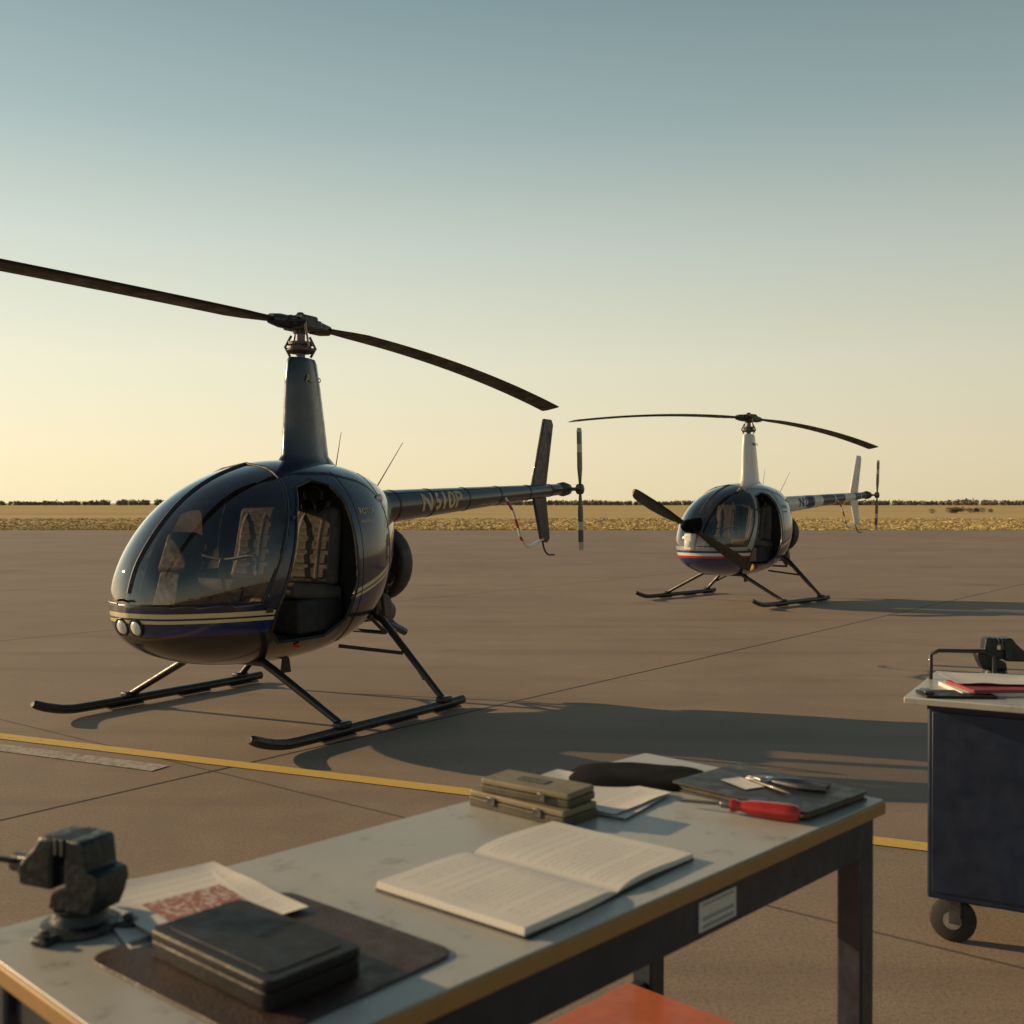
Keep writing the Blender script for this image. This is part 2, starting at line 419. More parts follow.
def helicopter(loc,yaw,blade_ang,sch):
    H=empty('helicopter',loc,yaw)
    build_fuselage(H,sch['shell'],sch['pillar'])
    build_interior(H)
    if not sch.get('prop'):
        for k,(y,x) in enumerate(((.062,1.415),(-.062,1.415))):
            lathe('lamp_bezel_%d'%k,[(.050,-.06),(.057,0),(.055,.012),(.047,.012),(.045,.004)],M['black'],H,24,'X',(x,y,.665),(0,R(14),0))
            lathe('landing_lamp_%d'%k,[(.044,.006),(.040,.012),(.025,.018),(.001,.020)],M['lens'],H,24,'X',(x,y,.665),(0,R(14),0))
    tube('pitot_tube',[(1.38,0,.80),(1.46,0,.83),(1.50,0,.83)],.007,M['black'],H)
    V=[];F=[];n=24
    prof=[(1.60,.36,.15,-.06),(1.66,.26,.115,-.05),(1.72,.205,.095,-.04),(1.95,.18,.085,-.03),(2.2,.155,.075,-.015),(2.36,.13,.065,-.01),(2.39,.115,.058,-.01)]
    for z,a,b,cx in prof:
        for j in range(n):
            t=2*math.pi*j/n; c,s=math.cos(t),math.sin(t)
            V.append((cx+a*c*(1.0 if c>0 else 1.15),b*s*(1 if c>0 else (1-.5*abs(c))),z))
    for i in range(len(prof)-1):
        for j in range(n): F.append((i*n+j,i*n+(j+1)%n,(i+1)*n+(j+1)%n,(i+1)*n+j))
    F.append(tuple(range((len(prof)-1)*n,len(prof)*n)))
    mesh('mast_cowling',V,F,sch['cowl'],H)
    HZ=2.62
    lathe('mast',[(.032,2.36),(.032,HZ)],M['steel'],H,20)
    lathe('swashplate',[(.03,2.42),(.085,2.425),(.10,2.44),(.10,2.455),(.075,2.46),(.075,2.475),(.09,2.48),(.09,2.50),(.03,2.505)],M['engine'],H,28)
    lathe('hub_core',[(.05,HZ-.06),(.055,HZ+.01),(.05,HZ+.05),(.03,HZ+.07),(.02,HZ+.085)],M['black'],H,24)
    hb=empty('rotor_head'); hb.parent=H; hb.rotation_euler=(0,0,blade_ang)
    box('teeter_block',(.34,.12,.07),(0,0,HZ+.01),M['black'],hb,bevel=.015,seg=3)
    box('hub_plate',(.16,.20,.10),(0,0,HZ+.01),M['engine'],hb,bevel=.02,seg=3)
    for s in (1,-1):
        lathe('blade_grip_%d'%(s+1),[(.03,.10),(.048,.12),(.048,.22),(.042,.26),(.035,.31)],M['black'],hb,20,'X',(0,0,HZ),(0,0,0 if s>0 else math.pi))
        tube('pitch_link_%d'%(s+1),[(.0+.03*s,.095*s,2.465),(.10*s,.12*s,HZ-.0)],.008,M['alu'],hb)
        tube('pitch_horn_%d'%(s+1),[(.10*s,.12*s,HZ),(.16*s,.10*s,HZ),(.18*s,.03*s,HZ)],.013,M['black'],hb)
        tube('drive_link_%d'%(s+1),[(-.05*s,.05*s,2.40),(-.09*s,.06*s,2.46),(-.05*s,.04*s,2.54)],.009,M['steel'],hb)
    build_blade('main_rotor_blade',H,blade_ang,HZ,3.83,.30,M['bladem'],-9)
    build_blade('main_rotor_blade',H,blade_ang+math.pi,HZ,3.83,sch.get('dr2',.10),M['bladem'],5)
    def boomr(x): t=(-x-.6)/2.95; return .135*(1-t)+.052*t
    def boomz(x): t=(-x-.6)/2.95; return 1.345*(1-t)+1.525*t
    P=[(x,0,boomz(x)) for x in np.linspace(-.6,-3.55,30)]
    tube('tail_boom',P,[boomr(p[0]) for p in P],sch['boom'],H,nseg=28)
    parts=[]
    for x in (-.95,-1.4,-1.9,-2.4,-2.9,-3.3):
        parts.append(lathe_vf([(boomr(x)+.0005,-.012),(boomr(x)+.003,-.010),(boomr(x)+.003,.010),(boomr(x)+.0005,.012)],28,'X',(x,0,boomz(x))))
    V,F=merge(parts); mesh('boom_seams',V,F,sch['boom2'],H)
    def fin(name,pts,th,mat):
        V=[(x,y0+th/2*k,z) for k in (1,-1) for (x,y0,z) in pts]; n=len(pts)
        F=[tuple(range(n)),tuple(range(n,2*n))[::-1]]+[(i,(i+1)%n,n+(i+1)%n,n+i) for i in range(n)]
        mesh(name,V,F,mat,H,True,None,None,.008,3)
    fin('upper_fin',[(-3.00,0,1.53),(-3.25,0,1.53),(-3.38,0,2.13),(-3.35,0,2.18),(-3.22,0,2.18)],.030,sch['fin'])
    fin('lower_fin',[(-3.02,0,1.48),(-3.25,0,1.48),(-3.32,0,1.06),(-3.28,0,1.02),(-3.17,0,1.03)],.028,sch['fin'])
    tube('tail_skid',[(-3.20,0,1.06),(-3.23,0,.97),(-3.30,0,.91),(-3.42,0,.90)],.009,M['black'],H,sm=True)
    V=[];
    for y,c0,c1 in ((-.03,-2.82,-3.10),(-.78,-2.86,-3.06)):
        for k in (.014,-.014): V+=[(c0,y,1.505+k*.5),((c0+c1)/2,y,1.505+k),(c1,y,1.505+k*.1)]
    mesh('horizontal_stabiliser',V,[(0,1,7,6),(1,2,8,7),(3,9,10,4),(4,10,11,5),(0,6,9,3),(2,5,11,8),(6,7,8,11,10,9),(0,3,4,5,2,1)],sch['stab'],H)
    P=smoothpts([(-2.45,.06,1.46),(-2.50,.12,1.33),(-2.56,.14,1.18),(-2.66,.12,1.06),(-2.85,.08,1.00),(-3.18,.02,1.06)],8)
    V,F=sweep(P,.013,8); mesh('tail_guard',V,F,sch['guard'],H)
    lathe('tail_gearbox',[(.02,-.12),(.055,-.09),(.07,0),(.06,.07),(.03,.10)],M['engine'],H,20,'X',(-3.58,0,1.525))
    tube('tail_rotor_shaft',[(-3.60,0,1.525),(-3.60,.19,1.525)],.018,M['steel'],H)
    lathe('tail_rotor_hub',[(.02,.15),(.05,.155),(.05,.20),(.02,.21)],M['black'],H,16,'Y',(-3.60,0,1.525))
    tr=empty('tail_rotor'); tr.parent=H; tr.location=(-3.60,.18,1.525); tr.rotation_euler=(0,R(sch['tra']),0)
    for s in (1,-1):
        V=[]
        for z,c,t in ((.05,.035,.014),(.12,.06,.012),(.2,.09,.010),(.56,.09,.008),(.585,.07,.005)):
            V+=[(-c/2,-t/3,s*z),(0,-t,s*z),(c/2,-t/3,s*z),(c/2,t/3,s*z),(0,t,s*z),(-c/2,t/3,s*z)]
        F=[(i*6+j,i*6+(j+1)%6,(i+1)*6+(j+1)%6,(i+1)*6+j) for i in range(4) for j in range(6)]+[tuple(range(6)),tuple(range(24,30))]
        mesh('tail_rotor_blade_%d'%(s+1),V,F,sch['trb'],tr)
    tube('whip_antenna',[(-.30,.05,1.64),(-.36,.05,1.90)],[.004,.002],M['black'],H,nseg=6)
    tube('boom_antenna',[(-.75,.02,1.47),(-1.10,.02,1.86)],[.005,.002],M['black'],H,nseg=6)
    box('engine_block',(.46,.34,.26),(-.42,0,.66),M['engine'],H,bevel=.03,seg=3)
    parts=[]
    for sx in (-.28,-.52):
        for s in (1,-1):
            prof=[]
            for k in range(9):
                y=.16+k*.018; prof+=[(.055,s*y),(.085,s*(y+.002)),(.085,s*(y+.010)),(.055,s*(y+.012))]
            parts.append(lathe_vf(prof,20,'Y',(sx,0,.66)))
    V,F=merge(parts); mesh('engine_cylinders',V,F,M['engine'],H)
    V,F=merge([sweep([(-.74,.21*math.cos(a),.95+.22*math.sin(a)) for a in np.linspace(0,2*math.pi,28,endpoint=False)],.055,10,True),
               lathe_vf([(.02,-.03),(.19,-.03),(.19,.03),(.02,.03)],28,'X',(-.74,0,.95))])
    mesh('cooling_fan_scroll',V,F,M['engine'],H,True,(0,.12,0))
    lathe('fan_hub',[(.02,.0),(.09,-.01),(.10,-.04),(.04,-.07)],M['alu'],H,24,'X',(-.77,.12,.95))
    lathe('muffler',[(.02,-.26),(.07,-.25),(.075,0),(.07,.25),(.02,.26)],M['steel'],H,24,'Y',(-.66,0,.60))
    tube('exhaust_pipe',[(-.66,.18,.58),(-.70,.25,.50),(-.80,.28,.44)],.028,M['steel'],H,sm=True)
    parts=[]
    for s in (1,-1):
        for a,b in (((-.28,.36*s,.62),(-.80,.10*s,1.22)),((-.28,.36*s,.62),(-.55,.30*s,.46)),((-.55,.30*s,.46),(-.80,.10*s,1.22)),
                    ((-.30,.44*s,1.05),(-.55,.30*s,.46)),((-.55,.30*s,.46),(-.68,.18*s,.62)),((-.30,.42*s,.62),(-.30,.44*s,1.05))):
            parts.append(sweep([a,b],.014,8))
    parts.append(sweep([(-.55,.30,.46),(-.55,-.30,.46)],.014,8)); parts.append(sweep([(-.28,.40,.60),(-.28,-.40,.60)],.02,8))
    V,F=merge(parts); mesh('frame_tubes',V,F,M['black'],H)
    SK=.97
    for s in (1,-1):
        P=smoothpts([(-.56,SK*s,.045),(-.2,SK*s,.040),(.4,SK*s,.040),(1.0,SK*s,.040),(1.16,SK*s,.050),(1.29,SK*s,.080),(1.40,SK*s,.12)],5)
        V,F=sweep(P,[.031]*(len(P)-4)+[.030,.029,.026,.018],12)
        mesh('skid_%s'%('l' if s>0 else 'r'),V,F,M['black'],H)
        for x in (-.38,.1,.7): box('skid_shoe_%d'%int(x*100),(.28,.05,.012),(x,SK*s,.006),M['steel'],H,bevel=.003)
        for nm,x,zt,yb in (('front',.66,.40,.30),('rear',-.35,.62,.34)):
            tube('strut_%s'%nm,[(x,yb*s,zt),(x,(yb+.1)*s,zt-.045),(x+(0.0),(SK-.005)*s,.075)],[.026,.026,.022],M['black'],H,nseg=12)
            box('strut_shoe_%s'%nm,(.11,.075,.045),(x,SK*s,.075),M['black'],H,bevel=.015,seg=3)
        tube('drag_brace',[(-.35,.62*s,.36),(-.05,.30*s,.42)],.013,M['black'],H)
        tube('rear_brace',[(-.35,.80*s,.20),(-.62,.30*s,.50)],.012,M['black'],H)
    tube('front_cross_tube',[(.66,-.31,.395),(.66,.31,.395)],.028,M['black'],H)
    tube('rear_cross_tube',[(-.35,-.35,.62),(-.35,.35,.62)],.028,M['black'],H)
    box('belly_antenna',(.10,.012,.10),(.3,.15,.32),M['black'],H,taper=(.6,1))
    lathe('red_beacon',[(.02,-.01),(.022,.01),(.015,.028),(.003,.034)],M['red'],H,16,'Y',(.52,surfy(.52,.50)-.005,.50))
    lathe('fuel_cap',[(.035,0),(.035,.012),(.03,.016),(.002,.017)],M['alu'],H,20,'Y',(-.28,surfy(-.28,1.42)-.004,1.42))
    for z in (.75,1.30): box('door_hinge_%d'%int(z*100),(.05,.012,.03),(.85-(z-.75)*.42,surfy(.85-(z-.75)*.42,z)+.002,z),M['black'],H,bevel=.003)
    parts=[]
    for x0 in (.09,-.30):
        P=[(x0,surfy(x0,float(z),.0),float(z)) for z in np.linspace(.60,1.60,30)]
        parts.append(sweep(P,.003,6)); P=[(p[0],-p[1],p[2]) for p in P]; parts.append(sweep(P,.003,6))
    V,F=merge(parts); mesh('panel_seams',V,F,M['black'],H)
    def onboom(x0):
        def f(u,v):
            x=x0-u; r=boomr(x)+.002; a=v/r+.15; return (x,r*math.cos(a),boomz(x)+r*math.sin(a))
        return f
    text_mesh('registration',sch['reg'],.20,sch['regm'],H,onboom(-1.22),.03)
    def onside(x0,z0):
        def f(u,v):
            x=x0-u; z=z0+v; return (x,surfy(x,z)+.003,z)
        return f
    text_mesh('side_lettering','ROTOR',.055,sch['regm'],H,onside(.06,1.34),.02,4)
    text_mesh('side_lettering','AVIATION',.030,sch['regm'],H,onside(.07,1.27),.02,4)
    def oncowl(u,v): return (.03-u,.082,2.25+v)
    text_mesh('cowl_lettering','Aero',.07,sch['regm'],H,oncowl,.02,3)
    if sch.get('prop'):
        lathe('propeller_spinner',[(.09,0),(.095,.03),(.08,.10),(.05,.15),(.005,.18)],M['propblack'],H,24,'X',(1.44,0,1.08))
        lathe('propeller_mount',[(.12,-.30),(.11,-.1),(.09,0)],M['propblack'],H,24,'X',(1.44,0,1.08))
        box('nose_housing',(.14,.14,.24),(1.42,0,.86),sch['cowl'],H,bevel=.03,seg=4)
        lathe('landing_lamp',[(.044,.0),(.044,.012),(.025,.018),(.001,.020)],M['lens'],H,24,'X',(1.49,0,.84))
        pr=empty('propeller'); pr.parent=H; pr.location=(1.50,0,1.10); pr.rotation_euler=(R(-27),0,0)
        for s in (1,-1):
            V=[]
            L=1.18 if s<0 else 1.05
            rr=((.04,.07,50),(.15,.09,40),(.35,.13,24),(.6,.155,14),(.85,.15,8),(.93,.14,7),(.97,.11,6),(1.0,.05,6))
            for r,c,tw in rr:
                tw=R(tw)*s
                for a,b in airfoil(c,.018 if r>.2 else .04,5):
                    V.append((b*math.cos(tw)-a*math.sin(tw)*.9,-s*r*L,a*math.cos(tw)+b*math.sin(tw)))
            n=len(airfoil(.1,.01,5)); k=len(rr)
            F=[(i*n+j,i*n+(j+1)%n,(i+1)*n+(j+1)%n,(i+1)*n+j) for i in range(k-1) for j in range(n)]+[tuple(range(n)),tuple(range((k-1)*n,k*n))]
            ob=mesh('propeller_blade_%d'%(s+1),V,F,M['propblack'],pr)
            ob.data.materials.append(M['yellow'])
            for p in ob.data.polygons:
                if abs(p.center.y)>.965*L: p.material_index=1
    return H

guard=bandpaint('guard_stripes',2,[(0,RED)]+sum([[(z,WHT),(z+.07,RED)] for z in np.arange(.95,1.5,.14)],[]))
trb=bandpaint('tail_rotor_stripes',2,[(-5,(.40,.38,.34)),(-.52,BLK),(-.42,(.40,.38,.34)),(-.32,BLK),(.32,(.40,.38,.34)),(.42,BLK),(.52,(.40,.38,.34))])
sch1=dict(shell=shellpaint('navy_shell',NAVY,[(.61,NAVY2),(.690,GOLD),(.708,NAVY),(.722,GOLD),(.748,NAVY)],BLK),
  pillar=M['black'],cowl=basic('navy_paint',(.012,.017,.034),.28,coat=.6,scale=5),
  boom=bandpaint('navy_boom',0,[(-5,(.012,.016,.034)),(-3.5,(.012,.016,.034))],.25,.8),boom2=M['black'],
  fin=basic('navy_fin',(.012,.014,.022),.4,coat=.2),
  stab=bandpaint('stab_stripes',1,[(-5,RED),(-.66,WHT),(-.5,RED),(-.34,WHT),(-.2,RED)]),
  guard=guard,trb=trb,reg='N610P',regm=M['gold'],tra=2,dr2=.06)
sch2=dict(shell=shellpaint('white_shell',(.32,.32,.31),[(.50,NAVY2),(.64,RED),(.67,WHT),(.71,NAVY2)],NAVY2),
  pillar=basic('grey_frame',(.05,.05,.05),.4),cowl=M['white'],
  boom=bandpaint('white_boom',0,[(-5,NAVY2),(-3.1,WHT),(-2.75,NAVY),(-2.0,WHT),(-1.75,NAVY2),(-1.5,WHT)]),boom2=M['white'],
  fin=M['white'],stab=bandpaint('stab_red',1,[(-5,RED),(-.5,WHT)]),guard=guard,trb=trb,reg='N22K',regm=basic('navy_letters',(.02,.03,.08),.5),tra=-4,prop=True,dr2=.24)
D1=R(237); D2=R(225)
helicopter((-1.46,7.6,.008),D1,math.atan2(3.4,1.83)-D1,sch1)
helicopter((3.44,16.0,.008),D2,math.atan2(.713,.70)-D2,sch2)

# ------------------------------------------------------------------ ground, apron, markings
def gridplane(name,x0,x1,y0,y1,z,mat,nx=1,ny=1):
    xs=np.linspace(x0,x1,nx+1);ys=np.linspace(y0,y1,ny+1)
    V=[(x,y,z) for y in ys for x in xs]; F=[(j*(nx+1)+i,j*(nx+1)+i+1,(j+1)*(nx+1)+i+1,(j+1)*(nx+1)+i) for j in range(ny) for i in range(nx)]
    return mesh(name,V,F,mat,None,False)
GS=[(.30,(.40,.30,.13)),(.48,(.56,.42,.19)),(.62,(.62,.47,.23)),(.78,(.46,.36,.16))]  # dry grass tones, desaturated in the colour to stand in for distance haze
m,nt,b=newmat('dry_grass_ground'); N=NT(nt); o=N.obj()
mp=N.n('ShaderNodeMapping'); mp.inputs['Scale'].default_value=(.10,1,1); N.l(o,mp.inputs[0])
f=N.noise(mp.outputs[0],.06,7,.6); f2=N.noise(o,1.2,5)
c=N.ramp(f,GS)
c=N.mix(N.math('MULTIPLY',f2,.18),c,(.30,.22,.10)); N.l(c,b.inputs['Base Color']); setp(b,Roughness=.95,Specular_IOR_Level=.05)
gridplane('ground',-3000,3000,-200,4000,-.02,m)

m,nt,b=newmat('apron_concrete'); N=NT(nt); o=N.obj()
mp=N.n('ShaderNodeMapping'); mp.vector_type='TEXTURE'; mp.inputs['Location'].default_value=(-.08,7.62,0); mp.inputs['Rotation'].default_value=(0,0,math.atan2(.787,.617)); N.l(o,mp.inputs[0])
s=N.sep(mp.outputs[0])
wob=N.math('MULTIPLY',N.math('SUBTRACT',N.noise(o,1.5,3),.5),.02)
def joint(co,size,w):
    u=N.math('ADD',co,wob)
    t=N.math('ABSOLUTE',N.math('SUBTRACT',N.math('FRACT',N.math('ADD',N.math('DIVIDE',u,size),.5)),.5))
    return N.math('LESS_THAN',t,w/size)
j1=joint(s[1],6.2,.013); j2=joint(N.math('ADD',s[0],2.4),7.5,.009)
jj=N.math('MAXIMUM',j1,N.math('MULTIPLY',j2,.6))
big=N.noise(o,.35,6,.6); mid=N.noise(o,3.0,6,.65); fi=N.noise(o,70,3,.7); fi2=N.noise(o,190,2,.7)
c=N.ramp(big,[(.30,(.262,.198,.140)),(.5,(.322,.246,.178)),(.72,(.372,.290,.214))])
c=N.mix(N.ramp(mid,[(.35,.34),(.65,0.)]),c,(.19,.145,.105))
c=N.mix(N.ramp(fi,[(.38,.40),(.55,0.)]),c,(.12,.09,.068))
c=N.mix(N.ramp(fi2,[(.56,0.),(.70,.35)]),c,(.48,.39,.30))
vo=N.n('ShaderNodeTexVoronoi'); vo.inputs['Scale'].default_value=.33; N.l(o,vo.inputs['Vector'])
st=N.math('ADD',vo.outputs['Distance'],N.math('MULTIPLY',mid,.25))
c=N.mix(N.ramp(st,[(.10,.45),(.30,0.)]),c,(.07,.055,.045))
mp2=N.n('ShaderNodeMapping'); mp2.inputs['Scale'].default_value=(.25,2.2,1); mp2.inputs['Rotation'].default_value=(0,0,.25); N.l(o,mp2.inputs[0])
stk=N.noise(mp2.outputs[0],.8,5,.6)
c=N.mix(N.ramp(stk,[(.50,0.),(.66,.34)]),c,(.14,.105,.08))
sx=N.math('FLOOR',N.math('ADD',N.math('DIVIDE',s[1],6.2),.5)); sy=N.math('FLOOR',N.math('ADD',N.math('DIVIDE',N.math('ADD',s[0],2.4),7.5),.5))
wn=N.n('ShaderNodeTexWhiteNoise',noise_dimensions='2D'); cb=N.n('ShaderNodeCombineXYZ'); N.l(sx,cb.inputs[0]); N.l(sy,cb.inputs[1]); N.l(cb.outputs[0],wn.inputs['Vector'])
c=N.mix(N.math('MULTIPLY',wn.outputs['Value'],.15),c,(.13,.10,.08))
c=N.mix(N.math('MULTIPLY',jj,.92),c,(.018,.014,.012))
N.l(c,b.inputs['Base Color']); N.l(N.ramp(mid,[(.3,.68),(.7,.88)]),b.inputs['Roughness'])
h=N.math('SUBTRACT',N.math('ADD',fi,N.math('MULTIPLY',fi2,.6)),N.math('MULTIPLY',jj,2.5))
N.bump(h,.28,.005,b); setp(b,Specular_IOR_Level=.3)
gridplane('apron_pavement',-400,400,-60,57,0,m)

def paintmat(name,col,wear):
    m,nt,b=newmat(name); N=NT(nt); o=N.obj()
    f=N.noise(o,25,6,.7); g=N.noise(o,1.5,4)
    k=N.math('ADD',f,N.math('MULTIPLY',g,.3))
    c=N.ramp(k,[(wear-.08,(.24,.19,.14)),(wear+.06,col)])
    N.l(c,b.inputs['Base Color']); setp(b,Roughness=.7); N.bump(N.noise(o,120,3),.3,.004,b); return m
def strip(name,p,q,w,z,mat):
    p=Vector(p);q=Vector(q); d=(q-p).normalized(); n=Vector((-d.y,d.x))*w/2; k=60
    V=[];F=[]
    for i in range(k+1):
        c=p+(q-p)*i/k; V+=[(c.x+n.x,c.y+n.y,z),(c.x-n.x,c.y-n.y,z)]
    F=[(2*i,2*i+1,2*i+3,2*i+2) for i in range(k)]
    return mesh(name,V,F,mat,None,False)
strip('yellow_line',(-12.9,10.98),(16,-1.94),.115,.004,paintmat('yellow_line_paint',(.64,.43,.08),.50))
strip('faded_white_line',(-12.9,10.86),(-1.85,5.78),.13,.004,paintmat('faded_white_paint',(.42,.38,.32),.62))

# low grass fringe where the field meets the apron
n=26000
yy=57.05+rng.random(n)**2.2*45; xx=(rng.random(n)-.5)*1.25*yy*1.1
hh=.03+.05*rng.random(n)+.05*np.array([noise.noise((x*.08,y*.05,0)) for x,y in zip(xx,yy)]); hh=np.clip(hh,.01,.14)
ang=rng.random(n)*6.28; wd=.03+.05*rng.random(n)+yy*.0006
V=np.zeros((n*3,3)); V[0::3,0]=xx-np.cos(ang)*wd; V[0::3,1]=yy-np.sin(ang)*wd
V[1::3,0]=xx+np.cos(ang)*wd; V[1::3,1]=yy+np.sin(ang)*wd
V[2::3,0]=xx+(rng.random(n)-.5)*.45; V[2::3,1]=yy+(rng.random(n)-.5)*.45; V[2::3,2]=hh
V[0::3,2]=-.02; V[1::3,2]=-.02
me=bpy.data.meshes.new('grass'); me.from_pydata(V.tolist(),[],[(3*i,3*i+1,3*i+2) for i in range(n)])
m,nt,b=newmat('dry_grass_blades'); N=NT(nt); o=N.obj()
f=N.noise(o,.15,5); c=N.ramp(f,[(.3,(.48,.36,.17)),(.5,(.58,.44,.20)),(.7,(.64,.49,.24))]); N.l(c,b.inputs['Base Color']); setp(b,Roughness=.9,Specular_IOR_Level=.05)  # blades share the field's haze-muted tones
me.materials.append(m); link(bpy.data.objects.new('dry_grass',me))

def leafmass(name,centres,size,per,mat):
    V=[];F=[]
    for (x,y,z,r) in centres:
        for k in range(per):
            d=Vector([float(q) for q in rng.normal(size=3)]); d.normalize(); d=d*float(r*(.35+.65*rng.random())); d.z*=.75
            c=Vector((float(x),float(y),float(z)))+d
            if c.z<0: c.z=abs(c.z)*.3
            a=Vector([float(q) for q in rng.normal(size=3)]).normalized()*float(size*(.6+.8*rng.random())); b2=Vector([float(q) for q in rng.normal(size=3)]).normalized()*size
            o=len(V); V+= [c-a,c+a,c+b2]; F.append((o,o+1,o+2))
    me=bpy.data.meshes.new(name); me.from_pydata([tuple(v) for v in V],[],F); me.materials.append(mat)
    return me
fol=basic('hazed_foliage',(.24,.205,.145),.95,var=.15,scale=.05,spec=.05)  # distance haze put into the leaf colour: paler than real foliage
cs=[]
for i in range(900):
    x=-500+i*1.12+rng.normal()*.8; hgt=2.3+1.3*noise.noise((x*.015,3,0))+1.6*max(0,noise.noise((x*.05,9,0)))+rng.random()*.3
    hgt=max(1.4,hgt); y=700+rng.normal()*12
    cs.append((x,y,.7,1.4)); cs.append((x,y,hgt*.6,hgt*.6))
link(bpy.data.objects.new('distant_tree_line',leafmass('distant_tree_line',cs,.95,26,fol)))
shr=basic('shrub_foliage',(.16,.125,.07),.9,var=.4,scale=.3)
def bush(loc,ws):
    cs=[]
    for k in range(ws):
        cs.append((rng.normal()*1.0,rng.normal()*.6,.3+rng.random()*.3,.35+.25*rng.random()))
    E=empty('bush',loc)
    o=link(bpy.data.objects.new('foliage',leafmass('foliage',cs,.09,160,shr)),E)
    st=[sweep([(0,0,0),(rng.normal()*.5,rng.normal()*.3,.7)],[.04,.012],6) for k in range(5)]
    V,F=merge(st); mesh('stems',V,F,shr,E)
for x,y in ((60.5,150),(63.5,152)): bush((x,y,-.02),9)

# ------------------------------------------------------------------ workbench
TZ=.79; TR=math.atan2(.722,.692); D0=Vector((-.351,1.089,0))
def T(a,b,z=0): return (D0.x+a*.692-b*.722,D0.y+a*.722+b*.692,TZ+z)
W=empty('workbench',(D0.x,D0.y,0),TR)
m,nt,b=newmat('bench_laminate'); N=NT(nt); o=N.obj()
f=N.noise(o,3,6,.6); sc=N.n('ShaderNodeMapping'); sc.inputs['Scale'].default_value=(3,120,1); sc.inputs['Rotation'].default_value=(0,0,.5); N.l(o,sc.inputs[0])
scr=N.noise(sc.outputs[0],2,4,.6)
c=N.ramp(f,[(.3,(.33,.32,.275)),(.7,(.43,.415,.36))]); c=N.mix(N.ramp(scr,[(.60,0.),(.72,.45)]),c,(.22,.21,.18))
sp=N.noise(o,14,6,.75); c=N.mix(N.ramp(sp,[(.56,0.),(.68,.6)]),c,(.13,.11,.08))
N.l(c,b.inputs['Base Color']); N.l(N.ramp(f,[(.3,.26),(.7,.44)]),b.inputs['Roughness']); M['lam']=m
m,nt,b=newmat('plywood_edge'); N=NT(nt); o=N.obj(); s=N.sep(o)
g=N.noise(o,30,5,.7); ly=N.math('FRACT',N.math('MULTIPLY',s[2],190))
c=N.mix(ly,(.46,.27,.09),(.28,.15,.045)); c=N.mix(N.math('MULTIPLY',g,.5),c,(.12,.07,.03)); N.l(c,b.inputs['Base Color']); setp(b,Roughness=.6); M['ply']=m
box('top_board',(1.585,.616,.026),(.8275,.308,TZ-.017),M['ply'],W,bevel=.003)
rrect('top_laminate',1.579,.610,.004,.008,M['lam'],W,(.8275,.308,TZ-.004),0,.001)
for a,bq in ((1.575,.045),(1.575,.571),(.09,.045),(.09,.571)):
    box('leg_%d_%d'%(a*10,bq*10),(.055,.055,.745),(a,bq,.3885),M['tabsteel'],W,bevel=.005)
    box('foot_%d_%d'%(a*10,bq*10),(.07,.07,.014),(a,bq,.007),M['rubber'],W,bevel=.003)
for bq in (.030,.586): box('side_rail_%d'%(bq*100),(1.425,.028,.075),(.8325,bq,TZ-.070),M['tabsteel'],W,bevel=.003)
for a in (.09,1.575): box('end_rail_%d'%(a*10),(.028,.46,.075),(a,.308,TZ-.070),M['tabsteel'],W,bevel=.003)
box('lower_shelf',(1.38,.50,.022),(.79,.308,.278),M['orange'],W,bevel=.003)
for bq in (.045,.571): box('shelf_rail_%d'%(bq*100),(1.43,.03,.05),(.8325,bq,.241),M['tabsteel'],W,bevel=.003)
